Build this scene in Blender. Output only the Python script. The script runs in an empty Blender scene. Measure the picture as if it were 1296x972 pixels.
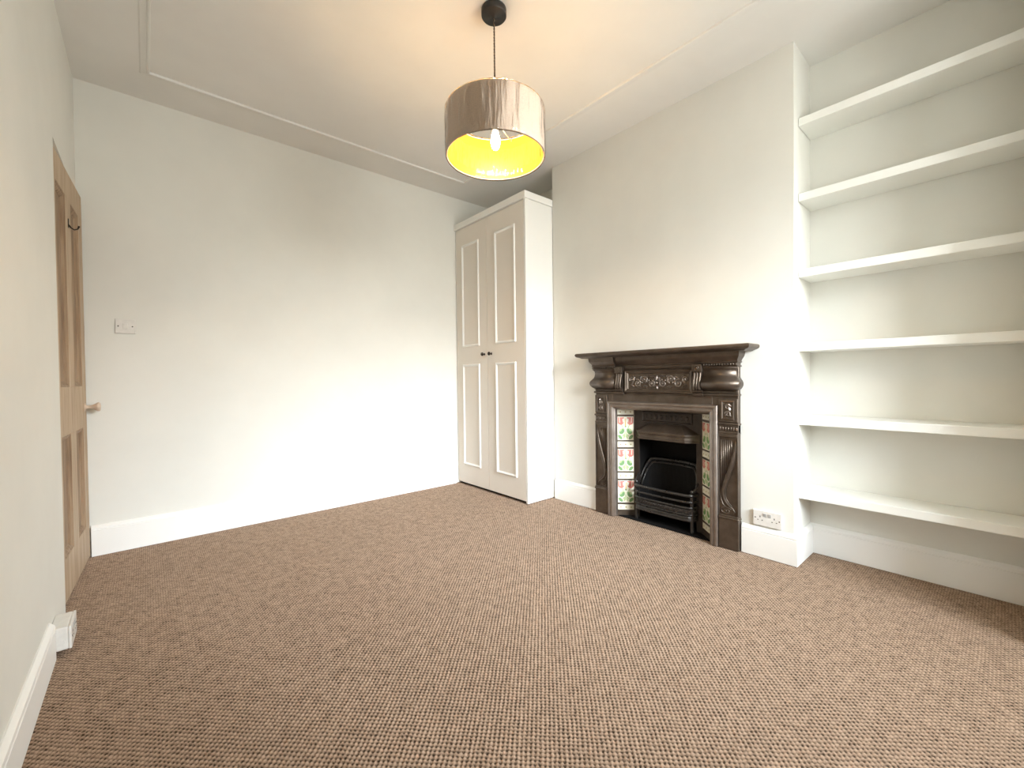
import bpy, bmesh, math, random
from mathutils import Vector, Matrix
PI = math.pi
random.seed(7)
SC = bpy.context.scene
COL = SC.collection

# ------------------------------------------------------------------ room numbers (metres)
XL, XC, XA = -0.290, 2.632, 2.921        # left wall, chimney breast face, alcove wall
YF, YB = -0.062, 3.528                    # window wall, back wall
YC0, YC1 = 0.739, 2.507                  # near and far edge of the chimney breast
H = 2.794
BX0, BX1, YBAY = 0.80, 2.50, -1.25          # bay opening and its window plane
T = 0.12

# ------------------------------------------------------------------ materials
def new_mat(name):
    m = bpy.data.materials.new(name); m.use_nodes = True
    nt = m.node_tree
    return m, nt, nt.nodes['Principled BSDF']

def nd(nt, kind, **kw):
    n = nt.nodes.new(kind)
    for k, v in kw.items(): setattr(n, k, v)
    return n

def coords(nt, scale=(1, 1, 1), rot=(0, 0, 0)):
    tc = nd(nt, 'ShaderNodeTexCoord'); mp = nd(nt, 'ShaderNodeMapping')
    mp.inputs['Scale'].default_value = scale; mp.inputs['Rotation'].default_value = rot
    nt.links.new(tc.outputs['Object'], mp.inputs['Vector'])
    return mp.outputs['Vector']

def noise(nt, vec, scale, detail=3, rough=0.5):
    n = nd(nt, 'ShaderNodeTexNoise'); n.inputs['Scale'].default_value = scale
    n.inputs['Detail'].default_value = detail; n.inputs['Roughness'].default_value = rough
    nt.links.new(vec, n.inputs['Vector']); return n.outputs['Fac']

def ramp(nt, fac, stops):
    r = nd(nt, 'ShaderNodeValToRGB')
    els = r.color_ramp.elements
    while len(els) < len(stops): els.new(0.5)
    for e, (p, c) in zip(els, stops): e.position = p; e.color = (*c, 1)
    nt.links.new(fac, r.inputs['Fac']); return r.outputs['Color']

def bump(nt, bs, height, strength, dist):
    b = nd(nt, 'ShaderNodeBump'); b.inputs['Strength'].default_value = strength
    b.inputs['Distance'].default_value = dist
    nt.links.new(height, b.inputs['Height']); nt.links.new(b.outputs['Normal'], bs.inputs['Normal'])

def math_node(nt, op, a, b=None):
    m = nd(nt, 'ShaderNodeMath', operation=op)
    for i, v in enumerate((a, b)):
        if v is None: continue
        if isinstance(v, (int, float)): m.inputs[i].default_value = v
        else: nt.links.new(v, m.inputs[i])
    return m.outputs[0]

def paint(name, col, rough, var=0.03, bstr=0.12, spec=0.3):
    m, nt, bs = new_mat(name)
    v = coords(nt)
    f = noise(nt, v, 2.2, 4, 0.6)
    lo = tuple(c * (1 - var) for c in col); hi = tuple(min(1, c * (1 + var)) for c in col)
    nt.links.new(ramp(nt, f, [(0.3, lo), (0.7, hi)]), bs.inputs['Base Color'])
    bs.inputs['Roughness'].default_value = rough
    bs.inputs['Specular IOR Level'].default_value = spec
    bump(nt, bs, noise(nt, v, 90, 4, 0.6), bstr, 0.002)
    return m

def plain(name, col, rough=0.5, metal=0.0, spec=0.5):
    m, nt, bs = new_mat(name)
    v = coords(nt)
    f = noise(nt, v, 40, 2)
    nt.links.new(ramp(nt, f, [(0.3, tuple(c * 0.95 for c in col)), (0.7, tuple(min(1, c * 1.05) for c in col))]), bs.inputs['Base Color'])
    bs.inputs['Roughness'].default_value = rough; bs.inputs['Metallic'].default_value = metal
    bs.inputs['Specular IOR Level'].default_value = spec
    return m

WALL = paint('wall_paint', (0.715, 0.71, 0.665), 0.85)
CEIL = paint('ceiling_paint', (0.76, 0.75, 0.725), 0.9)
WHITE = paint('white_satin_woodwork', (0.83, 0.825, 0.80), 0.45, 0.015, 0.05, 0.4)
SHELFW = paint('white_shelf_paint', (0.83, 0.835, 0.80), 0.6, 0.015, 0.05, 0.3)
DOORW = paint('cupboard_door_paint', (0.76, 0.71, 0.645), 0.5, 0.02, 0.05, 0.35)
PLASTIC = plain('white_plastic', (0.70, 0.68, 0.645), 0.3)
GREYP = plain('grey_plastic', (0.42, 0.41, 0.40), 0.35)
BLACK = plain('black_hole', (0.012, 0.011, 0.010), 0.6)
KNOB = plain('dark_bronze', (0.035, 0.026, 0.020), 0.32, 0.6)
ROSE = plain('matt_black_metal', (0.022, 0.021, 0.020), 0.5, 0.2)
SOOTBLACK = plain('soot_black', (0.006, 0.0055, 0.0055), 0.75, 0.0, 0.2)

def make_carpet():
    m, nt, bs = new_mat('woven_loop_carpet')
    k = 2 * PI / CPER
    tc = nd(nt, 'ShaderNodeTexCoord')
    base = tc.outputs['Object']
    # yarn wander
    nz = nd(nt, 'ShaderNodeTexNoise'); nz.inputs['Scale'].default_value = 28; nz.inputs['Detail'].default_value = 2
    nt.links.new(base, nz.inputs['Vector'])
    sub = nd(nt, 'ShaderNodeVectorMath', operation='SUBTRACT'); nt.links.new(nz.outputs['Color'], sub.inputs[0]); sub.inputs[1].default_value = (.5, .5, .5)
    scl = nd(nt, 'ShaderNodeVectorMath', operation='SCALE'); nt.links.new(sub.outputs[0], scl.inputs[0]); scl.inputs['Scale'].default_value = 0.009
    add = nd(nt, 'ShaderNodeVectorMath', operation='ADD'); nt.links.new(base, add.inputs[0]); nt.links.new(scl.outputs[0], add.inputs[1])
    sep = nd(nt, 'ShaderNodeSeparateXYZ'); nt.links.new(add.outputs[0], sep.inputs[0])
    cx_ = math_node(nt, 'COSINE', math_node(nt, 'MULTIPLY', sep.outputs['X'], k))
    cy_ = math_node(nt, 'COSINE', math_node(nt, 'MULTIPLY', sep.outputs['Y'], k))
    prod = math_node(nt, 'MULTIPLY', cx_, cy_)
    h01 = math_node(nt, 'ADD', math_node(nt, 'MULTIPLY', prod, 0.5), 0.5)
    fib = noise(nt, base, 420, 3, 0.7)
    mott = noise(nt, base, 60, 3, 0.6)
    t = math_node(nt, 'ADD', h01, math_node(nt, 'MULTIPLY', math_node(nt, 'SUBTRACT', fib, 0.5), 0.9))
    t = math_node(nt, 'ADD', t, math_node(nt, 'MULTIPLY', math_node(nt, 'SUBTRACT', mott, 0.5), 0.7))
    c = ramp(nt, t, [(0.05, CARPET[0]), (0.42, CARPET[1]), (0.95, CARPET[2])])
    nt.links.new(c, bs.inputs['Base Color'])
    bs.inputs['Roughness'].default_value = 0.95; bs.inputs['Specular IOR Level'].default_value = 0.1
    bs.inputs['Sheen Weight'].default_value = 0.15; bs.inputs['Sheen Roughness'].default_value = 0.5
    bs.inputs['Sheen Tint'].default_value = (0.9, 0.75, 0.6, 1)
    bump(nt, bs, fib, 0.5, 0.002)
    return m
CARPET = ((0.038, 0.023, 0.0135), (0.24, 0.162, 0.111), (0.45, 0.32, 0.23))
CPER, CAMP = 0.0187, 0.0080
CARPETM = make_carpet()

def make_wood(name, cols, gscale=1.0):
    m, nt, bs = new_mat(name)
    v = coords(nt, (26 * gscale, 26 * gscale, 1.6))
    f = noise(nt, v, 1.6, 5, 0.65)
    v2 = coords(nt, (3, 3, 1.1))
    f2 = noise(nt, v2, 2.2, 3, 0.5)
    t = math_node(nt, 'ADD', math_node(nt, 'MULTIPLY', f, 0.75), math_node(nt, 'MULTIPLY', f2, 0.3))
    nt.links.new(ramp(nt, t, [(0.36, cols[0]), (0.52, cols[1]), (0.68, cols[2])]), bs.inputs['Base Color'])
    bs.inputs['Roughness'].default_value = 0.6
    bump(nt, bs, f, 0.15, 0.002)
    return m
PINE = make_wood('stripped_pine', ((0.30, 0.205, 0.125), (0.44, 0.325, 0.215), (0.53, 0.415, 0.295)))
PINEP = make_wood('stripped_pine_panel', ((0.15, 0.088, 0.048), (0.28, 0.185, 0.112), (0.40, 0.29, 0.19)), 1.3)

def make_iron(name, lo, hi, rough, metal):
    m, nt, bs = new_mat(name)
    v = coords(nt)
    f = noise(nt, v, 14, 4, 0.6)
    nt.links.new(ramp(nt, f, [(0.3, lo), (0.7, hi)]), bs.inputs['Base Color'])
    r = math_node(nt, 'ADD', math_node(nt, 'MULTIPLY', noise(nt, v, 35, 3), 0.2), rough - 0.1)
    nt.links.new(r, bs.inputs['Roughness'])
    bs.inputs['Metallic'].default_value = metal
    bump(nt, bs, noise(nt, v, 160, 3), 0.12, 0.001)
    return m
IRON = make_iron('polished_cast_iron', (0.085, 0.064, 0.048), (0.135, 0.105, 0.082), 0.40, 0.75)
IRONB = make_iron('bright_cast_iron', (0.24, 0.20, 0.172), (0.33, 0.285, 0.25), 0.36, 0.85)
IROND = make_iron('dark_cast_iron', (0.040, 0.031, 0.025), (0.062, 0.049, 0.041), 0.42, 0.6)
GRATE = make_iron('blackleaded_iron', (0.05, 0.047, 0.046), (0.085, 0.081, 0.078), 0.30, 0.8)
CREAM = plain('cream_tile_glaze', (0.74, 0.72, 0.60), 0.12)
PINK = plain('pink_tile_glaze', (0.56, 0.21, 0.18), 0.12)
GREEN = plain('green_tile_glaze', (0.17, 0.31, 0.14), 0.12)
PALE = plain('pale_green_tile_glaze', (0.40, 0.50, 0.27), 0.12)
YELL = plain('yellow_tile_glaze', (0.62, 0.40, 0.10), 0.12)

def make_fabric(name, col, rough=0.8):
    m, nt, bs = new_mat(name)
    v = coords(nt)
    f = noise(nt, v, 220, 3, 0.6)
    nt.links.new(ramp(nt, f, [(0.3, tuple(c * .88 for c in col)), (0.7, tuple(c * 1.1 for c in col))]), bs.inputs['Base Color'])
    bs.inputs['Roughness'].default_value = rough
    bump(nt, bs, f, 0.2, 0.001)
    return m
TAUPE = make_fabric('taupe_fabric', (0.80, 0.655, 0.54))
LINING = plain('gold_yellow_lining', (0.42, 0.23, 0.028), 0.45, 0.0)
CORD1 = plain('black_braid', (0.02, 0.018, 0.016), 0.7)
CORD2 = plain('brown_braid', (0.16, 0.11, 0.07), 0.7)

def make_film():
    m = bpy.data.materials.new('clear_plastic_film'); m.use_nodes = True
    nt = m.node_tree; nt.nodes.clear()
    out = nd(nt, 'ShaderNodeOutputMaterial'); mix = nd(nt, 'ShaderNodeMixShader')
    tr = nd(nt, 'ShaderNodeBsdfTransparent'); gl = nd(nt, 'ShaderNodeBsdfGlossy')
    gl.inputs['Roughness'].default_value = 0.12
    fr = nd(nt, 'ShaderNodeFresnel'); fr.inputs['IOR'].default_value = 1.45
    v = coords(nt, (1, 1, 0.12))
    b = nd(nt, 'ShaderNodeBump'); b.inputs['Strength'].default_value = 1.0; b.inputs['Distance'].default_value = 0.02
    nt.links.new(noise(nt, v, 17, 3, 0.6), b.inputs['Height'])
    for s in (gl, fr): nt.links.new(b.outputs['Normal'], s.inputs['Normal'])
    mul = math_node(nt, 'MULTIPLY', fr.outputs[0], 1.5)
    nt.links.new(mul, mix.inputs['Fac']); nt.links.new(tr.outputs[0], mix.inputs[1]); nt.links.new(gl.outputs[0], mix.inputs[2])
    nt.links.new(mix.outputs[0], out.inputs['Surface'])
    return m
FILM = make_film()

def make_emit(name, col, strength):
    m = bpy.data.materials.new(name); m.use_nodes = True
    nt = m.node_tree; nt.nodes.clear()
    out = nd(nt, 'ShaderNodeOutputMaterial'); em = nd(nt, 'ShaderNodeEmission')
    em.inputs['Color'].default_value = (*col, 1); em.inputs['Strength'].default_value = strength
    nt.links.new(em.outputs[0], out.inputs['Surface'])
    return m
BULB = make_emit('glowing_filament_glass', (1.0, 0.68, 0.33), 450.0)

def make_pane():
    m = bpy.data.materials.new('window_glass'); m.use_nodes = True
    nt = m.node_tree; nt.nodes.clear()
    out = nd(nt, 'ShaderNodeOutputMaterial'); mix = nd(nt, 'ShaderNodeMixShader'); mix.inputs['Fac'].default_value = 0.05
    tr = nd(nt, 'ShaderNodeBsdfTransparent'); gl = nd(nt, 'ShaderNodeBsdfGlossy'); gl.inputs['Roughness'].default_value = 0.02
    nt.links.new(tr.outputs[0], mix.inputs[1]); nt.links.new(gl.outputs[0], mix.inputs[2]); nt.links.new(mix.outputs[0], out.inputs['Surface'])
    return m
PANE = make_pane()

# ------------------------------------------------------------------ mesh builder
class MB:
    def __init__(s): s.bm = bmesh.new(); s.mi = 0; s.M = Matrix.Identity(4)
    def v(s, p): return s.bm.verts.new(s.M @ Vector(p))
    def f(s, vs, mi=None, smooth=False):
        try: fc = s.bm.faces.new(vs)
        except ValueError: return None
        fc.material_index = s.mi if mi is None else mi; fc.smooth = smooth; return fc
    def box(s, x0, x1, y0, y1, z0, z1, bev=0.0, seg=2, mi=None):
        t = bmesh.new()
        vs = [t.verts.new((x, y, z)) for x in (x0, x1) for y in (y0, y1) for z in (z0, z1)]
        for q in ((0, 1, 3, 2), (4, 6, 7, 5), (0, 4, 5, 1), (2, 3, 7, 6), (0, 2, 6, 4), (1, 5, 7, 3)):
            t.faces.new([vs[i] for i in q])
        if bev > 0:
            bmesh.ops.bevel(t, geom=list(t.edges), offset=bev, segments=seg, profile=0.5, affect='EDGES')
        s.merge(t, mi)
    def merge(s, t, mi=None, smooth=False):
        mp = {}
        for v in t.verts: mp[v] = s.v(v.co)
        for fc in t.faces: s.f([mp[v] for v in fc.verts], mi, smooth)
        t.free()
    def loft(s, rings, smooth=False, caps=True, mi=None, closed=True):
        R = [[s.v(p) for p in r] for r in rings]
        n = len(R[0]); m = n if closed else n - 1
        for a, b in zip(R, R[1:]):
            for i in range(m): s.f([a[i], a[(i + 1) % n], b[(i + 1) % n], b[i]], mi, smooth)
        if caps: s.f(R[0][::-1], mi); s.f(R[-1], mi)
    def levels(s, lv, smooth=False, mi=None):
        """stack of rectangles: (z, u0, u1, depth); back on the wall at y = 0, front at y = -depth"""
        s.loft([[(u0, 0, z), (u1, 0, z), (u1, -d, z), (u0, -d, z)] for z, u0, u1, d in lv], smooth, True, mi)
    def prism(s, poly, a, b, axis='x', mi=None, smooth=False):
        def pt(p, t):
            return {'x': (t, p[0], p[1]), 'y': (p[0], t, p[1]), 'z': (p[0], p[1], t)}[axis]
        s.loft([[pt(p, a) for p in poly], [pt(p, b) for p in poly]], smooth, True, mi)
    def lathe(s, prof, c=(0, 0, 0), n=32, axis='z', mi=None, smooth=True, cap=True):
        def pt(r, h, a):
            x, y = r * math.cos(a), r * math.sin(a)
            q = {'z': (x, y, h), 'y': (x, h, y), 'x': (h, x, y)}[axis]
            return (c[0] + q[0], c[1] + q[1], c[2] + q[2])
        s.loft([[pt(r, h, 2 * PI * i / n) for i in range(n)] for r, h in prof], smooth, cap, mi)
    def tube(s, pts, rad, n=8, mi=None, closed=False, flat=1.0, up=None):
        P = [Vector(p) for p in pts]; m = len(P); rings = []
        prev = None
        for i, p in enumerate(P):
            if closed: t = P[(i + 1) % m] - P[i - 1]
            else: t = P[min(i + 1, m - 1)] - P[max(i - 1, 0)]
            t.normalize()
            if up is not None: a = Vector(up)
            elif prev is None: a = Vector((0, 0, 1)) if abs(t.z) < 0.9 else Vector((1, 0, 0))
            else: a = prev
            a = (a - t * a.dot(t))
            if a.length < 1e-6: a = Vector((1, 0, 0))
            a.normalize(); prev = a; b = t.cross(a)
            r = rad[i] if isinstance(rad, (list, tuple)) else rad
            rings.append([tuple(p + a * (r * flat * math.cos(2 * PI * k / n)) + b * (r * math.sin(2 * PI * k / n))) for k in range(n)])
        if closed: rings.append(rings[0])
        s.loft(rings, True, not closed, mi)
    def ball(s, c, r, n=10, m=6, mi=None):
        rx, ry, rz = r if isinstance(r, tuple) else (r, r, r)
        rings = []
        for j in range(1, m):
            t = PI * j / m
            rings.append([(c[0] + rx * math.sin(t) * math.cos(2 * PI * i / n), c[1] + ry * math.sin(t) * math.sin(2 * PI * i / n), c[2] + rz * math.cos(t)) for i in range(n)])
        s.loft(rings, True, True, mi)
    def rect_frame(s, u0, u1, z0, z1, prof, sides=4, mi=None):
        """mitred frame in the local xz plane; prof = [(inset, y)]; sides 3 = open at the bottom"""
        rings = []
        for w, y in prof:
            if sides == 4: rings.append([(u0 + w, y, z0 + w), (u1 - w, y, z0 + w), (u1 - w, y, z1 - w), (u0 + w, y, z1 - w)])
            else: rings.append([(u0 + w, y, z0), (u0 + w, y, z1 - w), (u1 - w, y, z1 - w), (u1 - w, y, z0)])
        R = [[s.v(p) for p in r] for r in rings]
        n = 4; m = 4 if sides == 4 else 3
        for a, b in zip(R, R[1:]):
            for i in range(m): s.f([a[i], b[i], b[(i + 1) % n], a[(i + 1) % n]], mi)
        if sides == 4:
            for i in range(4): s.f([R[0][i], R[0][(i + 1) % 4], R[-1][(i + 1) % 4], R[-1][i]], mi)
        else:
            for i in range(3): s.f([R[0][i], R[0][i + 1], R[-1][i + 1], R[-1][i]], mi)
            s.f([r[0] for r in R], mi); s.f([r[3] for r in R], mi)
    def build(s, name, mats, parent=None, loc=None, rz=None):
        bmesh.ops.recalc_face_normals(s.bm, faces=list(s.bm.faces))
        me = bpy.data.meshes.new(name); s.bm.to_mesh(me); s.bm.free()
        for m in (mats if isinstance(mats, (list, tuple)) else [mats]): me.materials.append(m)
        o = bpy.data.objects.new(name, me); COL.objects.link(o)
        if parent is not None: o.parent = parent
        if loc is not None: o.location = loc
        if rz is not None: o.rotation_euler = (0, 0, rz)
        return o

def thing(name, label, cat, loc=(0, 0, 0), rz=0.0, group=None):
    o = bpy.data.objects.new(name, None); COL.objects.link(o)
    o.empty_display_size = 0.05
    o.location = loc; o.rotation_euler = (0, 0, rz)
    return tag(o, label, cat, group)
def tag(o, label, cat, group=None):
    o['label'] = label; o['category'] = cat
    if group: o['group'] = group
    return o
def struct(o): o['kind'] = 'structure'; return o

# ================================================================== THE ROOM
def carpet_floor():
    """looped carpet: rows of loops 20.5 mm apart in staggered order, real relief"""
    import numpy as np
    st = CPER / 4
    ix0, ix1 = math.floor((XL - T) / st), math.ceil((XA + T) / st)
    iy0, iy1 = math.floor((YF - T) / st), math.ceil((YB + T) / st)
    I, J = np.meshgrid(np.arange(ix0, ix1 + 1), np.arange(iy0, iy1 + 1))
    rng = np.random.RandomState(3)
    hgt = np.cos(I * PI / 2) * np.cos(J * PI / 2)
    z = -CAMP * 0.5 * (1 - hgt) * (0.75 + 0.35 * rng.rand(*I.shape)) - 0.0006 * rng.rand(*I.shape)
    x = I * st + (rng.rand(*I.shape) - .5) * .0022; y = J * st + (rng.rand(*I.shape) - .5) * .0022
    ny, nx = I.shape
    co = np.stack([x, y, np.minimum(z, 0.0)], -1).reshape(-1, 3).astype(np.float32)
    a = (np.arange(ny - 1)[:, None] * nx + np.arange(nx - 1)[None, :]).ravel()
    quads = np.stack([a, a + 1, a + nx + 1, a + nx], -1).astype(np.int32)
    nq = len(quads)
    me = bpy.data.meshes.new('floor')
    me.vertices.add(len(co)); me.vertices.foreach_set('co', co.ravel())
    me.loops.add(nq * 4); me.loops.foreach_set('vertex_index', quads.ravel())
    me.polygons.add(nq); me.polygons.foreach_set('loop_start', np.arange(0, nq * 4, 4, dtype=np.int32))
    me.polygons.foreach_set('use_smooth', np.ones(nq, dtype=bool))
    me.update(calc_edges=True); me.materials.append(CARPETM)
    o = bpy.data.objects.new('floor', me); COL.objects.link(o); return struct(o)
carpet_floor()
b = MB(); b.box(XL - T, XA + T, YBAY - T, YB + T, -0.09, -0.010); struct(b.build('floor', CARPETM))
b = MB(); b.box(XL - T, XA + T, YBAY - T, YB + T, H, H + 0.1); struct(b.build('ceiling', CEIL))
b = MB(); b.box(XL - T, XA + T, YB, YB + T, 0, H); struct(b.build('wall_back', WALL))
b = MB(); b.box(XA, XA + T, YBAY - T, YB, 0, H); struct(b.build('wall_right', WALL))
# left wall with the door opening at its far end
DY0, DY1, DZ = 2.722, 3.518, 2.106
b = MB(); b.box(XL - T, XL, YF, DY0, 0, H); b.box(XL - T, XL, DY0, YB, DZ, H)
b.box(XL - T, XL, DY1, YB, 0, DZ); b.box(XL - T - 0.03, XL - T, DY0 - .1, YB, 0, DZ + .1)  # last box: unseen backing added behind the door to stop sky light leaking
struct(b.build('wall_left', WALL))
# chimney breast with the hearth opening
OY0, OY1, OZ = 1.525 - 0.375, 1.525 + 0.375, 0.82
b = MB(); b.box(XC, XA, YC0, OY0, 0, H); b.box(XC, XA, OY1, YC1, 0, H); b.box(XC, XA, OY0, OY1, OZ, H)
struct(b.build('wall_chimney', WALL))
# window wall with a square bay (behind the photographer)
WX0, WX1, WZ0, WZ1 = 1.06, 2.36, 0.94, 2.48
b = MB()
b.box(XL - T, BX0, YBAY - T, YF, 0, H); b.box(BX1, XA, YBAY - T, YF, 0, H)
b.box(BX0, WX0, YBAY - T, YBAY, 0, H); b.box(WX1, BX1, YBAY - T, YBAY, 0, H)
b.box(WX0, WX1, YBAY - T, YBAY, 0, WZ0); b.box(WX0, WX1, YBAY - T, YBAY, WZ1, H)
b.box(BX0, BX1, YBAY, YF, 2.56, H)
struct(b.build('wall_front', WALL))
b = MB()
for x0, x1 in ((WX0, WX0 + .05), (WX1 - .05, WX1), ((WX0 + WX1) / 2 - .03, (WX0 + WX1) / 2 + .03)):
    b.box(x0, x1, YBAY - .10, YBAY - .04, WZ0, WZ1, .004)
for z0, z1 in ((WZ0, WZ0 + .06), (WZ1 - .05, WZ1), (1.56, 1.60)):
    b.box(WX0, WX1, YBAY - .095, YBAY - .045, z0, z1, .004)
win = struct(b.build('window_1', WHITE))
b = MB(); b.box(WX0 + .02, WX1 - .02, YBAY - .072, YBAY - .068, WZ0 + .02, WZ1 - .02); b.build('pane', PANE, win)
b = MB(); b.box(WX0 - .05, WX1 + .05, YBAY - .04, YBAY + .05, WZ0 - .03, WZ0, .006); b.build('window_sill', WHITE, win)

# skirting boards
def skirt_profile(t, h):
    return [(0, 0), (t, 0), (t, h - .030), (t - .003, h - .028), (t - .003, h - .025), (t, h - .023), (t - .002, h - .012), (t - .010, h - .004), (t - .014, h), (0, h)]
def skirting(name, p0, p1, t=.020, h=.166, mi0=0, mi1=0):
    """board along p0->p1, standing out to the left of the travel direction; mi = mitre at each end (+1 outer)"""
    b = MB(); p0 = Vector((*p0, 0)); p1 = Vector((*p1, 0)); d = (p1 - p0).normalized(); n = Vector((-d.y, d.x, 0))
    prof = skirt_profile(t, h)
    b.loft([[tuple(p0 + n * w + Vector((0, 0, z)) - d * (w * mi0)) for w, z in prof], [tuple(p1 + n * w + Vector((0, 0, z)) + d * (w * mi1)) for w, z in prof]])
    return struct(b.build(name, WHITE))
skirting('baseboard_back', (2.29, YB), (-0.262, YB), h=.180)
skirting('baseboard_left', (XL, 2.299), (XL, YF), t=.018, h=.142)
skirting('baseboard_right', (XC, YC0), (XC, 1.0), h=.166, mi0=1)
skirting('baseboard_right', (XC, 2.046), (XC, 2.492), h=.166)
skirting('baseboard_chimney', (XA - .020, YC0), (XC, YC0), h=.166, mi1=1)
skirting('baseboard_alcove', (XA, YF), (XA, YC0), h=.166)
# raised plaster moulding that frames the ceiling
b = MB()
x0, x1, y0, y1 = 0.003, 2.247, -0.10, 3.231
rings = []
for w, z in ((0, H), (.006, H - .004), (.026, H - .0075), (.030, H - .007), (.036, H - .013), (.043, H - .013), (.0455, H - .009), (.046, H)):
    rings.append([(x0 + w, y0 + w, z), (x1 - w, y0 + w, z), (x1 - w, y1 - w, z), (x0 + w, y1 - w, z)])
R = [[b.v(p) for p in r] for r in rings]
for A, Bq in zip(R, R[1:]):
    for i in range(4): b.f([A[i], A[(i + 1) % 4], Bq[(i + 1) % 4], Bq[i]])
struct(b.build('trim_1', CEIL))

# ------------------------------------------------------------------ stripped pine door
dvec = Vector((0.036, 0.790)); DL = 0.790
DTH = math.atan2(dvec.y, dvec.x)
ML, MR = .325, .462      # middle stile
ST = .115
z_tr, z_lr1, z_lr0, z_br = 1.965, 1.008, 0.775, 0.205
b = MB()
DH = 2.1035
for u0, u1, za, zb in ((0, ST, .008, DH), (DL - ST, DL, .008, DH), (ST, DL - ST, z_tr, DH), (ST, DL - ST, z_lr0, z_lr1), (ST, DL - ST, .008, z_br),
                       (ML, MR, z_lr1, z_tr), (ML, MR, z_br, z_lr0)):
    b.box(u0, u1, 0, .036, za, zb, .0012, 1)
door = struct(b.build('door_1', PINE, loc=(-0.304, 2.724, 0), rz=DTH))
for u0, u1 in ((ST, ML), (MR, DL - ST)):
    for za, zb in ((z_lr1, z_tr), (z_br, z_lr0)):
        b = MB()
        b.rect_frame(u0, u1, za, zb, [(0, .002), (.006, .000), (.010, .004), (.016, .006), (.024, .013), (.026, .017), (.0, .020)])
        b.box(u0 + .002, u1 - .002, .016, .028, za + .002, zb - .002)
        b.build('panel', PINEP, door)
b = MB()
b.lathe([(.024, 0.0), (.024, -.004), (.011, -.008), (.0095, -.020), (.011, -.032), (.017, -.043), (.0245, -.053), (.0265, -.060), (.022, -.066), (.008, -.068)], (DL - .065, 0, .887), 24, 'y')
kn = b.build('knob', plain('turned_pale_wood', (0.60, 0.47, 0.36), 0.4), door); kn['label'] = 'turned pale wood knob'
b = MB()
hx, hz = .395, 1.84
b.box(hx - .008, hx + .008, -.003, .001, hz - .022, hz + .024, .001, 1)
b.tube([(hx, -.002, hz - .006), (hx, -.010, hz - .020), (hx, -.022, hz - .028), (hx, -.034, hz - .022), (hx, -.040, hz - .006)], [.0035, .0035, .0035, .003, .0045], 8)
hk = b.build('coat_hook', KNOB, door); hk['label'] = 'dark metal coat hook'

# ================================================================== SHELVES IN THE ALCOVE
words = [('topmost white alcove shelf, close under the ceiling', 2.372), ('second white alcove shelf from the top', 1.966), ('third white alcove shelf from the top, above mantelpiece height', 1.556),
         ('white alcove shelf level with the mantelpiece top, fourth from the top', 1.155), ('fifth white alcove shelf from the top, next above the lowest', .753), ('lowest white alcove shelf, above the bare skirting board', .349)]
for i, (lab, z) in enumerate(words):
    b = MB(); b.box(2.702, XA - .0015, YF + .002, YC0 - .0015, z, z + .043, .003, 2)
    o = b.build('alcove_shelf', SHELFW)
    tag(o, lab, 'shelf', 'white shelves fitted in the alcove')

# ================================================================== CUPBOARD
RZ = -PI / 2     # local x runs along the chimney wall toward the window, local y into the wall
CW = 1.012
cup = thing('fitted_cupboard', 'tall white two-door cupboard fitted in the far corner beside the chimney breast', 'cupboard', (2.323, 3.5255, 0), RZ)
b = MB()
D0, D1 = .004, .590
b.box(CW - .022, CW, 0, D1, .004, 2.466, .0015, 1)      # side panel that shows
b.box(0, .010, .004, D1, .004, 2.466)
b.box(0.01, CW - .022, .022, D1, 2.44, 2.466)
b.box(0.01, CW - .022, D1 - .012, D1, .03, 2.44)
b.box(0.01, CW - .022, .022, D1 - .012, .03, .048)
b.build('carcass', WHITE, cup)
b = MB(); b.box(.004, CW - .022, .030, .045, 0.0, .030); b.build('plinth', SOOTBLACK, cup)  # recessed strip under the doors, near-black beside the white carcass
b = MB()
b.box(0.0, CW, -.016, D1, 2.466, 2.522, .002, 1)
b.box(CW - .002, CW + .014, -.016, .305, 2.466, 2.522, .002, 1)
b.build('cornice', WHITE, cup)
mid = .4965
def cup_door(u0, u1, m0, m1, kx):
    b = MB(); b.box(u0, u1, 0, .020, .020, 2.460, .002, 2)
    d = b.build('door', DOORW, cup)
    for za, zb in ((1.325, 2.297), (.198, 1.160)):
        b = MB(); b.rect_frame(m0, m1, za, zb, [(0, 0), (0.001, -.006), (.004, -.010), (.009, -.0115), (.013, -.010), (.017, -.005), (.021, -.003), (.022, 0)])
        b.build('panel_moulding', WHITE, d)
    b = MB()
    b.lathe([(.011, 0), (.011, -.003), (.006, -.006), (.0055, -.014), (.009, -.018), (.0155, -.023), (.0165, -.029), (.013, -.035), (.004, -.037)], (kx, 0, 1.243), 20, 'y')
    k = b.build('knob', KNOB, d); k['label'] = 'dark bronze round knob'
cup_door(.012, mid - .0015, .112, .382, .4515)
cup_door(mid + .0015, CW - .0235, .617, .886, .552)

# ================================================================== FIREPLACE
fp = thing('fireplace', 'cast iron fireplace with mantelpiece, floral tiles and open grate on the chimney breast', 'fireplace', (XC - .0005, 1.525, 0), RZ)
Wf = .516
# --- mantel shelf
b = MB()
b.loft([[(-h, 0, z), (h, 0, z), (h, -d, z), (-h, -d, z)] for z, h, d in
        ((1.166, .580, .118), (1.171, .590, .126), (1.176, .606, .140), (1.180, .613, .147), (1.187, .618, .152), (1.195, .618, .152), (1.201, .615, .149), (1.204, .608, .142))])
b.build('mantel_shelf', IRON, fp)
# --- flat casting
b = MB()
b.box(-Wf, -.365, -.030, 0, 0, 1.166, .002, 1); b.box(.365, Wf, -.030, 0, 0, 1.166, .002, 1); b.box(-.366, .366, -.030, 0, .80, 1.166, .002, 1)
b.build('surround', IRON, fp)
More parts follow.
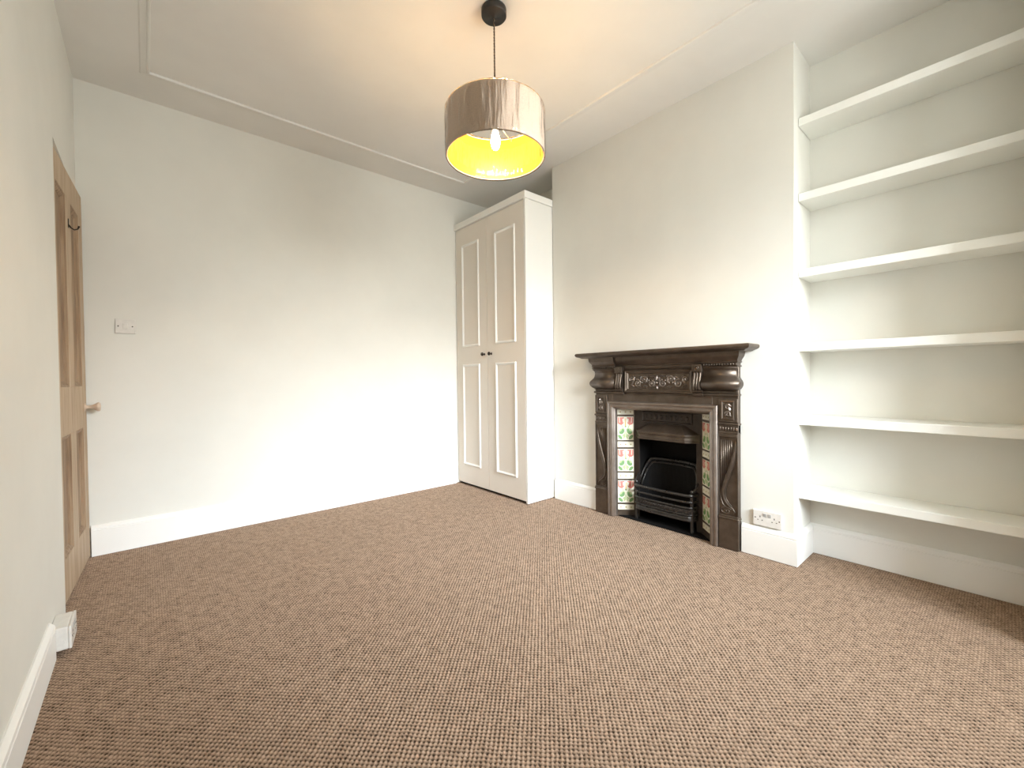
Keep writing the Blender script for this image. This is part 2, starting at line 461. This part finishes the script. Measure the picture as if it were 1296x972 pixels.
# --- cornice under the shelf: two side blocks and a set-back middle
b = MB()
prof = [(1.078, .000, .060), (1.084, .002, .064), (1.086, -.005, .055), (1.100, -.005, .055), (1.102, .002, .064), (1.108, .003, .066), (1.112, .000, .063), (1.120, .003, .067), (1.130, .010, .075), (1.138, .015, .081), (1.144, .017, .084), (1.167, .020, .088)]
for sgn in (-1, 1):
    lv = []
    for z, e, d in prof:
        ua, ub = .318, .522 + e
        lv.append((z, ua, ub, d) if sgn > 0 else (z, -ub, -ua, d))
    b.levels(lv)
b.levels([(z, -.3175, .3175, d - .018) for z, e, d in prof])
b.build('cornice', IRON, fp)
for sgn in (-1, 1):
    b = MB()
    for k in range(13):
        b.ball((sgn * (.330 + k * .0155), -.064, 1.093), (.0062, .008, .0058), 8, 6)
    b.build('bead_moulding', IRON, fp)
# --- bulging frieze blocks
bul = [(.936, 0, .048), (.940, .004, .054), (.947, .012, .066), (.958, .020, .078), (.970, .024, .084), (.982, .0245, .085), (.994, .021, .080), (1.006, .013, .069), (1.018, .005, .058), (1.032, .001, .051), (1.050, 0, .048), (1.066, .001, .050), (1.072, .006, .056), (1.078, .006, .057)]
for sgn in (-1, 1):
    b = MB(); lv = []
    for z, e, d in bul:
        ua, ub = .3185, .508 + e
        lv.append((z, ua, ub, d) if sgn > 0 else (z, -ub, -ua, d))
    b.levels(lv, smooth=True)
    b.build('frieze_block', IRON, fp)
b = MB()
for sgn in (-1, 1):
    for za, zb, hw, d in ((.921, .936, .512, .040), (.905, .919, .520, .048)):
        lv = [(za, .3185, hw - .003, d - .004), (za + .003, .3185, hw, d), (zb - .003, .3185, hw, d), (zb, .3185, hw - .003, d - .004)]
        b.levels([(z, u0, u1, d_) if sgn > 0 else (z, -u1, -u0, d_) for z, u0, u1, d_ in lv])
b.box(-.2545, .2545, -.036, 0, .902, .910, .002, 1)
b.build('fillet', IRON, fp)
# --- reeded brackets
for sgn in (-1, 1):
    b = MB(); c = sgn * .2865
    b.box(c - .031, c + .031, -.070, 0, 1.052, 1.096, .003, 2)
    b.lathe([(.016, -.070), (.016, -.074), (.012, -.076), (.010, -.073), (.006, -.073), (.005, -.077), (.001, -.078)], (c, 0, 1.074), 16, 'y')
    b.levels([(.898, c - .029, c + .029, .045), (.903, c - .031, c + .031, .052), (.915, c - .031, c + .031, .055), (.922, c - .028, c + .028, .050), (.927, c - .031, c + .031, .060), (.938, c - .031, c + .031, .062), (.943, c - .027, c + .027, .052), (1.052, c - .027, c + .027, .052)])
    pth = [(-.056, 1.052), (-.058, 1.040), (-.062, 1.020), (-.068, 1.000), (-.073, .980), (-.074, .962), (-.068, .948), (-.060, .942)]
    for k in (-1, 0, 1):
        b.tube([(c + k * .0175, y, z) for y, z in pth], .0085, 8)
    b.build('bracket', IRON, fp)
# --- carved frieze panel
def leaf(b, x, z, ang, L, Wd, y, hgt):
    ca, sa = math.cos(ang), math.sin(ang)
    def P(u, v, h): return (x + u * ca - v * sa, y - h, z + u * sa + v * ca)
    base = [P(0, 0, 0), P(L * .3, Wd * .5, 0), P(L * .65, Wd * .42, 0), P(L, 0, 0), P(L * .65, -Wd * .42, 0), P(L * .3, -Wd * .5, 0)]
    t = [b.v(P(L * .25, 0, hgt)), b.v(P(L * .7, 0, hgt * .8))]
    vs = [b.v(p) for p in base]
    b.f([vs[0], vs[1], t[0]]); b.f([vs[1], vs[2], t[1], t[0]]); b.f([vs[2], vs[3], t[1]]); b.f([vs[3], vs[4], t[1]]); b.f([vs[4], vs[5], t[0], t[1]]); b.f([vs[5], vs[0], t[0]])
def spiral(b, x, z, r0, turns, a0, y, rad, dirn=1):
    pts, rr = [], []
    n = int(18 * turns)
    for i in range(n + 1):
        t = i / n; a = a0 + dirn * 2 * PI * turns * t; r = r0 * (1 - .85 * t)
        pts.append((x + r * math.cos(a), y - .002, z + r * math.sin(a))); rr.append(rad * (1 - .4 * t))
    b.tube(pts, rr, 6)
b = MB()
b.rect_frame(-.252, .252, .914, 1.074, [(0, -.030), (.002, -.046), (.007, -.050), (.013, -.048), (.016, -.042), (.024, -.040), (.027, -.036), (.029, -.031)])
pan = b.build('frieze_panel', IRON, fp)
b = MB()
b.box(-.224, .224, -.0315, -.029, .942, 1.046, 0, 1, 1)
yy = -.031
for sgn in (-1, 1):
    def S(x): return sgn * x
    for (cx_, cz_, r0, tn, a0, dr) in ((.042, .978, .026, 1.6, PI * .5, 1), (.098, 1.008, .026, 1.6, -PI * .6, -1), (.150, .980, .027, 1.7, PI * .4, 1), (.196, 1.006, .020, 1.4, -PI * .5, -1)):
        a = a0 if sgn > 0 else PI - a0
        spiral(b, S(cx_), cz_, r0, tn, a, yy, .0058, dr * sgn)
    for (lx, lz, an, L, Wd) in ((.010, .955, .35, .036, .016), (.020, 1.030, -.2, .040, .014), (.062, 1.026, .1, .034, .014), (.070, .958, .0, .040, .016), (.072, .984, 1.2, .034, .014), (.120, 1.026, -.4, .036, .016),
                                (.122, .957, .3, .036, .015), (.128, .998, 1.9, .03, .014), (.170, 1.012, .9, .030, .014), (.176, .955, .5, .036, .015), (.182, .985, -.6, .03, .014), (.205, .990, 1.3, .03, .014), (.028, .990, 2.0, .03, .013)):
        leaf(b, S(lx), lz, an if sgn > 0 else PI - an, L, Wd, yy, .010)
    for q in ((.042, .978), (.098, 1.008), (.150, .980), (.196, 1.006), (.060, 1.000), (.114, .985)):
        b.ball((S(q[0]), yy - .004, q[1]), .0065, 8, 5)
for an in (PI / 2, PI / 2 - .55, PI / 2 + .55, PI / 2 - 1.1, PI / 2 + 1.1): leaf(b, 0, .992, an, .044, .014, yy, .012)
for an in (-.35, PI + .35, -PI / 2): leaf(b, 0, .968, an, .034, .018, yy, .012)
b.ball((0, yy - .004, .984), .008, 10, 6)
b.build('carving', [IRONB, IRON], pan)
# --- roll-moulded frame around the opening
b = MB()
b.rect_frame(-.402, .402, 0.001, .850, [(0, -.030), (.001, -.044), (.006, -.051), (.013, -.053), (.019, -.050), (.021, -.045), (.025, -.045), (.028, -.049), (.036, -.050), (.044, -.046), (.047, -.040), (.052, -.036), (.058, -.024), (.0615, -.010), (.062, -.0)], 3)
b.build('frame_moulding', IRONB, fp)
# --- corner blocks
for sgn in (-1, 1):
    c = sgn * .4605
    b = MB()
    b.box(c - .0545, c + .0545, -.041, -.028, .752, .890, .002, 1)
    b.rect_frame(c - .037, c + .037, .766, .878, [(0, -.040), (.001, -.047), (.005, -.049), (.009, -.046), (.011, -.040)])
    blk = b.build('corner_block', IRON, fp)
    b = MB(); b.box(c - .026, c + .026, -.0415, -.040, .777, .867, 0, 1, 1)
    yy = -.041
    spiral(b, c, .842, .018, 1.4, 0, yy, .004, sgn); spiral(b, c, .800, .018, 1.4, PI, yy, .004, -sgn)
    for lx, lz, an, L in ((-.018, .785, .9, .034), (.016, .815, 1.9, .034), (-.014, .830, .8, .03), (.004, .862, -1.0, .022), (-.02, .852, -.2, .022), (.02, .785, 2.2, .024), (-.02, .81, .1, .026)):
        leaf(b, c + lx * sgn, lz, an if sgn > 0 else PI - an, L, .013, yy, .007)
    b.build('carving', [IRONB, IRON], blk)
# --- pilasters: bands, reeding, sweeping stem that ends in a scroll
for sgn in (-1, 1):
    b = MB()
    def S(s): return sgn * (.516 - .112 * s)          # s = 0 outer edge, 1 inner edge
    def bx(s0, s1, y0, y1, z0, z1, bev=.0015): b.box(min(S(s0), S(s1)), max(S(s0), S(s1)), y0, y1, z0, z1, bev, 1)
    bx(-.05, 1, -.045, 0, .734, .748, .004); bx(0, 1, -.036, 0, .690, .734); bx(-.02, 1, -.043, 0, .684, .693, .003)
    for k in range(7):
        b.ball((S(.09 + k * .137), -.036, .712), (.0068, .006, .014), 8, 6)
    bx(.0, .035, -.041, -.028, .20, .684); bx(.965, 1, -.041, -.028, .20, .684); bx(.035, .965, -.041, -.028, .664, .684)
    def zz(px): return .671 - (px - 17) * .000766
    def sx(px): return (390 - px) / 145
    # reeds above the stem
    edge = [(352, 60), (340, 150), (328, 200), (308, 260), (290, 320), (275, 380), (262, 430)]
    for px in (262, 277, 292, 307, 322, 337):
        lim = 60
        for (xa, ya), (xb, yb) in zip(edge, edge[1:]):
            if xb <= px <= xa: lim = ya + (yb - ya) * (xa - px) / (xa - xb)
        if lim > 75: b.tube([(S(sx(px)), -.031, zz(52)), (S(sx(px)), -.031, zz(lim))], .0052, 8)
    # stem: flattened tapering band
    stem = [(372, 55, 5), (368, 110, 9), (360, 160, 12), (346, 220, 14), (328, 280, 15), (308, 340, 16), (291, 390, 16), (279, 440, 15), (276, 480, 13), (284, 515, 11), (302, 545, 9), (324, 563, 8), (346, 580, 8), (360, 600, 7), (362, 622, 6)]
    b.tube([(S(sx(x)), -.033, zz(y)) for x, y, w in stem], [w * .00079 for x, y, w in stem], 10, None, False, .75, (0, -1, 0))
    lip = [(386, 70), (381, 130), (368, 200), (350, 262), (332, 318), (313, 372), (300, 420), (294, 465), (300, 505), (316, 535), (336, 552), (344, 560)]
    b.tube([(S(sx(x)), -.036, zz(y)) for x, y in lip], .0028, 6)
    # second leaf and scroll at the foot
    b.tube([(S(sx(x)), -.033, zz(y)) for x, y in ((262, 455), (258, 490), (262, 525), (276, 555), (296, 575))], [.003, .005, .006, .005, .003], 8)
    pts, rr = [], []
    for i in range(34):
        t = i / 33; a = PI * .15 + 2 * PI * 1.45 * t; r = 1 - .75 * t
        pts.append((S(sx(298 + 44 * r * math.cos(a))), -.033, zz(602 - 30 * r * math.sin(a)))); rr.append(.0052 * (1 - .45 * t))
    b.tube(pts, rr, 8)
    b.ball((S(sx(298)), -.032, zz(602)), (.006, .006, .006), 8, 6)
    # foot moulding and plinth
    bx(-.02, 1, -.046, 0, .190, .199, .003); bx(-.05, 1, -.050, 0, .178, .190, .004); bx(-.02, 1, -.042, 0, 0.001, .180, .002)
    b.build('pilaster', IRON, fp)
# --- splayed tile cheeks
XO, XI, YO, YI = .342, .250, -.008, .078
def cheek(sgn):
    o = Vector((sgn * XO, YO, 0)); i_ = Vector((sgn * XI, YI, 0)); w = (i_ - o).length
    t = (i_ - o).normalized()
    n = Vector((t.y, -t.x, 0))
    if n.y > 0: n = -n
    ex = t if sgn < 0 else -t         # always left to right in the picture
    org = o if sgn < 0 else i_
    M = Matrix(((ex.x, -n.x, 0, org.x), (ex.y, -n.y, 0, org.y), (0, 0, 1, 0), (0, 0, 0, 1)))
    b = MB(); b.M = M
    b.box(0, w, .006, .018, .0, .790)
    zs = [(.097, .262), (.329, .494), (.559, .733)]
    ss = [(.045, .084), (.274, .318), (.507, .549), (.748, .786)]
    m0, m1 = .004, w - .006
    allz = sorted(zs + ss)
    lo = 0.0
    for za, zb in allz + [(.790, .791)]:
        b.box(0, w, -.001, .008, lo, za - .001, .0012, 1); lo = zb + .001
    b.box(0, m0 - .0005, -.001, .008, 0, .790); b.box(m1 + .0005, w, -.002, .008, 0, .790)
    ck = b.build('cheek', IRON if sgn < 0 else IRON, fp)
    for za, zb in zs:
        b = MB(); b.M = M
        b.box(m0, m1, .001, .006, za, zb, .0008, 1, 0)
        W_, Ht = m1 - m0, zb - za
        def tp(p): return (m0 + p[0] * W_, za + p[1] * Ht)
        def poly(ps, mi, y=.0004):
            q = [tp(p) for p in ps]
            vs = [b.v((x, y, z)) for x, z in q]; b.f(vs, mi)
        def ell(cx, cz, rx, rz, mi, rot=0, y=.0004, n=18):
            ps = []
            for k in range(n):
                a = 2 * PI * k / n; x, z = rx * math.cos(a), rz * math.sin(a)
                ps.append((cx + x * math.cos(rot) - z * math.sin(rot), cz + x * math.sin(rot) + z * math.cos(rot)))
            poly(ps, mi, y)
        for q in (0, 1):
            def X(x): return x if q == 0 else 1 - x
            # half tulip in the upper corner
            poly([(X(.02), .97), (X(.40), .97), (X(.44), .86), (X(.38), .72), (X(.26), .64), (X(.12), .66), (X(.02), .72)], 1)
            poly([(X(.30), .90), (X(.43), .93), (X(.42), .80), (X(.34), .74)], 0, .0001)
            poly([(X(.10), .96), (X(.14), .96), (X(.16), .74), (X(.12), .74)], 0, .0001)
            # stem and round leaves
            poly([(X(.24), .64), (X(.29), .64), (X(.36), .52), (X(.46), .46), (X(.46), .41), (X(.33), .48)], 3)
            ell(X(.26), .37, .17, .115, 2, .3 if q == 0 else -.3)
            ell(X(.20), .43, .10, .05, 3, .6 if q == 0 else -.6, .0001)
            ell(X(.17), .13, .15, .075, 2, -.5 if q == 0 else .5)
            ell(X(.36), .20, .08, .040, 3, .7 if q == 0 else -.7)
            poly([(X(.44), .30), (X(.485), .42), (X(.485), .14), (X(.40), .06), (X(.34), .06)], 3)
        poly([(.47, .60), (.53, .60), (.515, .92), (.485, .92)], 4)
        ell(.5, .58, .05, .035, 2)
        o_ = b.build('tulip_tile', [CREAM, PINK, GREEN, PALE, YELL], ck)
    for za, zb in ss:
        b = MB(); b.M = M
        b.box(m0, m1, .001, .006, za, zb, .0008, 1, 0)
        W_, Ht = m1 - m0, zb - za
        for cx in (.18, .5, .82):
            n = 10; cxx = m0 + cx * W_; cz = (za + zb) / 2
            b.f([b.v((cxx + .0062 * math.cos(2 * PI * k / n), .0004, cz + .0062 * math.sin(2 * PI * k / n))) for k in range(n)], 3)
            b.f([b.v((cxx + .0032 * math.cos(2 * PI * k / n), .0001, cz + .0032 * math.sin(2 * PI * k / n))) for k in range(n)], 1)
        b.build('border_tile', [CREAM, PINK, GREEN, PALE], ck)
cheek(-1); cheek(1)
# --- register plate behind the cheeks, with the smoke hood
b = MB()
b.box(-.252, -.212, .078, .092, 0, .800, .001, 1); b.box(.212, .252, .078, .092, 0, .800, .001, 1); b.box(-.213, .213, .078, .092, .590, .800, .001, 1)
b.box(-.345, .345, -.006, .092, .788, .806)
b.rect_frame(-.19, .19, .70, .782, [(0, .078), (.003, .073), (.010, .072), (.014, .078)])
for k in range(9):
    b.ball((-.15 + k * .0375, .077, .741), (.012, .004, .018), 10, 6)
b.build('register_plate', IROND, fp)
b = MB()
b.loft([[(-.236, .078, z), (.236, .078, z), (fw, y, z), (-fw, y, z)] for z, fw, y in ((.586, .168, .012), (.590, .172, .006), (.600, .172, .006), (.604, .166, .012), (.622, .166, .012), (.626, .173, .005), (.636, .174, .003), (.642, .172, .006))])
b.loft([[(-.236, .078, .642), (.236, .078, .642), (.170, .008, .642), (-.170, .008, .642)], [(-.135, .078, .695), (.135, .078, .695), (.118, .062, .695), (-.118, .062, .695)]])
b.build('smoke_hood', IRON, fp)
# --- firebox
b = MB()
b.box(-.23, -.216, .092, .262, .0, .80); b.box(.216, .23, .092, .262, 0, .80); b.box(-.23, .23, .250, .262, 0, .80); b.box(-.23, .23, .092, .262, .79, .80)
b.box(-.345, .345, -.004, .262, .0, .006)
b.build('firebox', SOOTBLACK, fp)
# curved iron fireback with its rolled rim
b = MB()
rows = []
N = 24
for k in range(N + 1):
    a = PI * k / N
    x = -.212 * math.cos(a); y = .085 + .120 * math.sin(a) ** .7
    top = .262 + .165 * min(1, math.sin(a) * 1.6) ** .75
    rows.append((x, y, top))
outer = [[b.v((x, y, .09)), b.v((x, y, top)), b.v((x * 1.01, y + .012, top)), b.v((x * 1.01, y + .012, .09))] for x, y, top in rows]
for A, Bq in zip(outer, outer[1:]):
    for i in range(3): b.f([A[i], A[i + 1], Bq[i + 1], Bq[i]], None, False)
fbk = b.build('fireback', SOOTBLACK, fp)
b = MB()
for sc, dz, r in ((1.0, 0, .0085), (.93, -.026, .006)):
    b.tube([(x * sc, y - .004, t_ + dz) for x, y, t_ in rows], r, 8)
b.build('rim', GRATE, fbk)
# --- front grate
def bar_path(z, dx=.0):
    pts = []
    for u, y in ((-.222, .072), (-.221, .050), (-.217, .026), (-.206, .006), (-.190, -.006), (-.165, -.013), (-.10, -.018), (0, -.020), (.10, -.018), (.165, -.013), (.190, -.006), (.206, .006), (.217, .026), (.221, .050), (.222, .072)):
        pts.append((u * (1 - dx), y + .020, z))
    return pts
b = MB()
for sgn in (-1, 1):
    b.box(min(sgn * .196, sgn * .214), max(sgn * .196, sgn * .214), .022, .040, .006, .262, .003, 1)
    b.lathe([(.004, .262), (.009, .266), (.012, .274), (.009, .282), (.002, .286)], (sgn * .205, .031, 0), 12)
    b.tube([(sgn * .205, .028, .264), (sgn * .216, .045, .285), (sgn * .219, .066, .300), (sgn * .222, .085, .330)], [.006, .006, .005, .004], 8)
b.box(-.205, .205, .028, .20, .085, .097)
gr = b.build('grate', GRATE, fp)
for z, r in ((.250, .0100), (.207, .0072), (.170, .0072), (.124, .0062)):
    b = MB(); b.tube(bar_path(z), r, 10); b.build('bar', GRATE, gr)
b = MB()
pp = bar_path(0)
b.loft([[(u, y, z), (u, y + .008, z), (u, y + .008, z2), (u, y, z2)] for (u, y, _) , z, z2 in [(q, .132, .158) for q in pp]])
for k in range(19):
    u = -.17 + k * .0189
    y = -.020 + .020 + .007 * (u / .165) ** 2
    b.tube([(u - .006, y - .002, .136), (u + .006, y - .002, .154)], .0028, 6)
b.build('fret', GRATE, gr)
b = MB()
b.loft([[(u, y - .004, .083), (u, y + .012, .083), (u, y + .012, .114), (u, y + .001, .114), (u, y - .004, .104), (u, y - .002, .098), (u, y - .004, .092)] for u, y, _ in pp])
b.build('bottom_rail', GRATE, gr)

# ================================================================== PENDANT LAMP
LX, LY = 1.296, 1.607
lamp = thing('pendant_lamp', 'lit drum pendant lamp in clear film hanging from the ceiling', 'lamp', (LX, LY, H))
def Z(z): return z - H
b = MB(); b.lathe([(.058, 0), (.060, -.003), (.060, -.030), (.057, -.034), (.012, -.036), (.010, -.044), (.004, -.045)], (0, 0, -.0002), 40); b.build('ceiling_rose', ROSE, lamp)
b = MB()
for k, ph in enumerate((0, PI)):
    b.mi = k
    zt_, zb_ = -.040, Z(2.345); n = 150
    b.tube([(.0021 * math.cos(ph + i * .62), .0021 * math.sin(ph + i * .62), zt_ + (zb_ - zt_) * i / n) for i in range(n + 1)], .0023, 6)
b.build('cord', [CORD1, CORD2], lamp)
RS, Z0, Z1 = .2365, 2.090, 2.304
b = MB()
n = 72
for (r0, r1, mi) in ((RS, RS - .0018, 0),):
    b.loft([[(r * math.cos(2 * PI * i / n), r * math.sin(2 * PI * i / n), Z(z)) for i in range(n)] for r, z in
            ((r1, Z0), (r1 + .0006, Z0 - .0015), (r0, Z0 - .0005), (r0 + .0003, Z0 + .004), (r0, Z0 + .006), (r0, Z1 - .006), (r0, Z1 - .001), (r0 - .0008, Z1), (r1, Z1 - .001))], True, False)
sh = b.build('lamp_shade', TAUPE, lamp)
b = MB()
b.loft([[((RS - .002) * math.cos(2 * PI * i / n), (RS - .002) * math.sin(2 * PI * i / n), Z(z)) for i in range(n)] for z in (Z0 + .0005, Z0 + .08, Z0 + .16, Z1 - .001)], True, False)
ln = b.build('lining', LINING, sh); ln['label'] = 'gold yellow shade lining'
b = MB()
for z in (Z0 + .002, Z1 - .003):
    b.tube([((RS - .0045) * math.cos(2 * PI * i / 48), (RS - .0045) * math.sin(2 * PI * i / 48), Z(z)) for i in range(48)], .002, 6, None, True)
for k in range(3):
    a = .5 + 2 * PI * k / 3
    b.tube([(.021 * math.cos(a), .021 * math.sin(a), Z(2.272)), (.12 * math.cos(a), .12 * math.sin(a), Z(2.274)), (.22 * math.cos(a), .22 * math.sin(a), Z(2.280)), ((RS - .005) * math.cos(a), (RS - .005) * math.sin(a), Z(Z1 - .003))], .0018, 6)
b.tube([(.0215 * math.cos(2 * PI * i / 24), .0215 * math.sin(2 * PI * i / 24), Z(2.272)) for i in range(24)], .0022, 6, None, True)
b.build('shade_carrier', WHITE, sh)
# wrinkled protective film, outside and tucked over both rims
b = MB()
n = 144
def wr(i, t, amp):
    a = 2 * PI * i / n
    return amp * (math.sin(9 * a + 2.1 * math.sin(3 * a) + 1.5 * t) + .6 * math.sin(23 * a + 2.5 * t + 1.3) + .5 * math.sin(37 * a - 1.7 * t))
rings = []
for r, z, t, amp in ((RS - .012, Z1 + .002, 0, .0012), (RS - .001, Z1 + .0035, 0, .0006), (RS + .0034, Z1 - .004, .2, .0008), (RS + .0036, Z1 - .05, .7, .0011), (RS + .0036, Z1 - .10, 1.3, .0012), (RS + .0036, Z1 - .15, 2.0, .0012),
                     (RS + .0036, Z0 + .04, 2.7, .0011), (RS + .0034, Z0 + .004, 3.1, .0008), (RS - .001, Z0 - .004, 3.3, .0005), (RS - .0065, Z0 + .004, 3.5, .0009), (RS - .0075, Z0 + .05, 4.2, .0016), (RS - .008, Z0 + .11, 5.0, .002), (RS - .0085, Z0 + .16, 5.6, .002)):
    rings.append([((r + wr(i, t, amp)) * math.cos(2 * PI * i / n), (r + wr(i, t, amp)) * math.sin(2 * PI * i / n), Z(z)) for i in range(n)])
b.loft(rings, True, False)
fl = b.build('plastic_film', FILM, sh); fl['label'] = 'clear crinkled plastic film'
b = MB(); b.lathe([(.006, Z(2.352)), (.012, Z(2.348)), (.019, Z(2.335)), (.0195, Z(2.262)), (.017, Z(2.236)), (.012, Z(2.234))], (0, 0, 0), 24); b.build('lamp_holder', ROSE, lamp)
b = MB(); b.lathe([(.010, Z(2.238)), (.0105, Z(2.226)), (.012, Z(2.214)), (.017, Z(2.198)), (.021, Z(2.180)), (.022, Z(2.165)), (.0205, Z(2.150)), (.015, Z(2.136)), (.007, Z(2.128)), (.001, Z(2.126))], (0, 0, 0), 24)
bl = b.build('bulb', BULB, lamp); bl['label'] = 'glowing warm white bulb'

# ================================================================== ELECTRICS
sw = thing('light_switch', 'white light switch on the back wall beside the pine door', 'light switch', (-0.090, YB - .0003, 1.370))
b = MB(); b.box(-.047, .047, -.010, 0, -.044, .044, .003, 2); b.build('plate', PLASTIC, sw)
b = MB(); b.box(-.013, .013, -.0105, -.004, -.019, .019, .001, 1)
b.M = Matrix.Rotation(math.radians(5), 4, 'X'); b.box(-.011, .011, -.0135, -.006, -.017, .017, .0015, 2)
b.build('rocker', PLASTIC, sw)
for x in (-.0325, .0325):
    b = MB(); b.lathe([(.0036, -.009), (.0036, -.0108), (.0022, -.0112), (.0008, -.0108)], (x, 0, 0), 12, 'y'); b.build('screw', KNOB, sw)

def socket_face(root, yf, w=.073, h=.0435):
    b = MB(); b.box(-w, w, yf, yf + .009, -h, h, .003, 2); b.build('face_plate', PLASTIC, root)
    for x in (-.0115, .0115):
        b = MB(); b.M = Matrix.Translation((x, yf, .020)) @ Matrix.Rotation(math.radians(7), 4, 'X'); b.box(-.0085, .0085, -.0022, .004, -.010, .010, .001, 1)
        r = b.build('rocker', GREYP, root); r['label'] = 'grey rocker switch'
    for c in (-.036, .036):
        b = MB()
        b.box(c - .0022, c + .0022, yf - .0004, yf + .002, .004, .013)
        for dx in (-.011, .011): b.box(c + dx - .0034, c + dx + .0034, yf - .0004, yf + .002, -.0125, -.0082)
        b.build('pin_holes', BLACK, root)
    for x in (-.0605, .0605):
        b = MB(); b.lathe([(.0034, yf + .001), (.0034, yf - .0006), (.002, yf - .001), (.0008, yf - .0006)], (x, 0, 0), 12, 'y'); b.build('screw', KNOB, root)
so = thing('wall_socket', 'white double socket low on the chimney breast, right of the fireplace', 'socket', (XC - .0003, .866, .2195), RZ)
b = MB(); b.box(-.0715, .0715, -.006, 0, -.042, .042, .002, 1); b.build('back_box', PLASTIC, so)
socket_face(so, -.0145)
s2 = thing('wall_socket', 'white double socket in a deep box on the skirting beside the pine door', 'socket', (XL + .0003, 2.372, .069), PI / 2)
b = MB(); b.box(-.0725, .0725, -.050, 0, -.043, .043, .004, 2)
b.tube([(-.0725, -.030 + .010 * math.cos(2 * PI * i / 20), -.012 + .010 * math.sin(2 * PI * i / 20)) for i in range(20)], .0007, 6, None, True)
b.build('back_box', PLASTIC, s2)
socket_face(s2, -.0590)

# ================================================================== LIGHT
w = bpy.data.worlds.new('overcast_sky'); SC.world = w; w.use_nodes = True
nt = w.node_tree; nt.nodes.clear()
out = nd(nt, 'ShaderNodeOutputWorld'); bg = nd(nt, 'ShaderNodeBackground')
tc = nd(nt, 'ShaderNodeTexCoord'); sp = nd(nt, 'ShaderNodeSeparateXYZ'); nt.links.new(tc.outputs['Generated'], sp.inputs[0])
mr = nd(nt, 'ShaderNodeMapRange'); mr.inputs[1].default_value = -1; mr.inputs[2].default_value = 1
nt.links.new(sp.outputs['Z'], mr.inputs[0])
GLOW_DIR, GLOW_POW, GLOW_K = (-.02, -.92, .37), 12.0, 2.6
SKY = [(0.0, (.30, .30, .285)), (0.50, (.38, .385, .365)), (0.56, (.44, .46, .47)), (0.62, (.80, .86, .91)), (0.69, (.96, 1.04, 1.10)), (0.77, (.56, .62, .67)), (0.87, (.30, .335, .37)), (1.0, (.25, .28, .31))]
sunglow = Vector(GLOW_DIR).normalized()
dt = nd(nt, 'ShaderNodeVectorMath', operation='DOT_PRODUCT'); nt.links.new(tc.outputs['Generated'], dt.inputs[0]); dt.inputs[1].default_value = sunglow
lobe = math_node(nt, 'POWER', math_node(nt, 'MAXIMUM', dt.outputs['Value'], 0.0), GLOW_POW)      # sun behind thin cloud
lobe = math_node(nt, 'ADD', 1.0, math_node(nt, 'MULTIPLY', lobe, GLOW_K))
vm = nd(nt, 'ShaderNodeVectorMath', operation='SCALE'); nt.links.new(ramp(nt, mr.outputs[0], SKY), vm.inputs[0]); nt.links.new(lobe, vm.inputs['Scale'])
nt.links.new(vm.outputs[0], bg.inputs['Color'])
bg.inputs['Strength'].default_value = 34.5
nt.links.new(bg.outputs[0], out.inputs['Surface'])
pl = bpy.data.lights.new('window_portal', 'AREA'); pl.shape = 'RECTANGLE'; pl.size = WX1 - WX0; pl.size_y = WZ1 - WZ0
pl.cycles.is_portal = True
po = bpy.data.objects.new('window_portal', pl); COL.objects.link(po)
po.location = ((WX0 + WX1) / 2, YBAY - .11, (WZ0 + WZ1) / 2); po.rotation_euler = (PI / 2, 0, 0)   # faces into the room

# ================================================================== CAMERA
cam = bpy.data.cameras.new('camera'); co = bpy.data.objects.new('camera', cam); COL.objects.link(co)
cam.sensor_width = 36; cam.sensor_fit = 'HORIZONTAL'; cam.lens = 537.6 / 1296 * 36; cam.clip_start = 0.01
yaw, pitch, roll = 0.7109, -0.0154, -0.0114
f = Vector((math.sin(yaw) * math.cos(pitch), math.cos(yaw) * math.cos(pitch), math.sin(pitch)))
r = Vector((math.cos(yaw), -math.sin(yaw), 0)); u = r.cross(f)
r2 = r * math.cos(roll) + u * math.sin(roll); u2 = -r * math.sin(roll) + u * math.cos(roll)
co.matrix_world = Matrix(((r2.x, u2.x, -f.x, 0), (r2.y, u2.y, -f.y, 0), (r2.z, u2.z, -f.z, 1.03), (0, 0, 0, 1)))
SC.camera = co
vs = SC.view_settings
vs.view_transform = 'Standard'; vs.look = 'None'; vs.gamma = 1; vs.use_curve_mapping = False
SC.display_settings.display_device = 'sRGB'
vs.exposure = 0.0
SC.cycles.use_denoising = True
SC.cycles.max_bounces = 12; SC.cycles.diffuse_bounces = 8; SC.cycles.transparent_max_bounces = 12
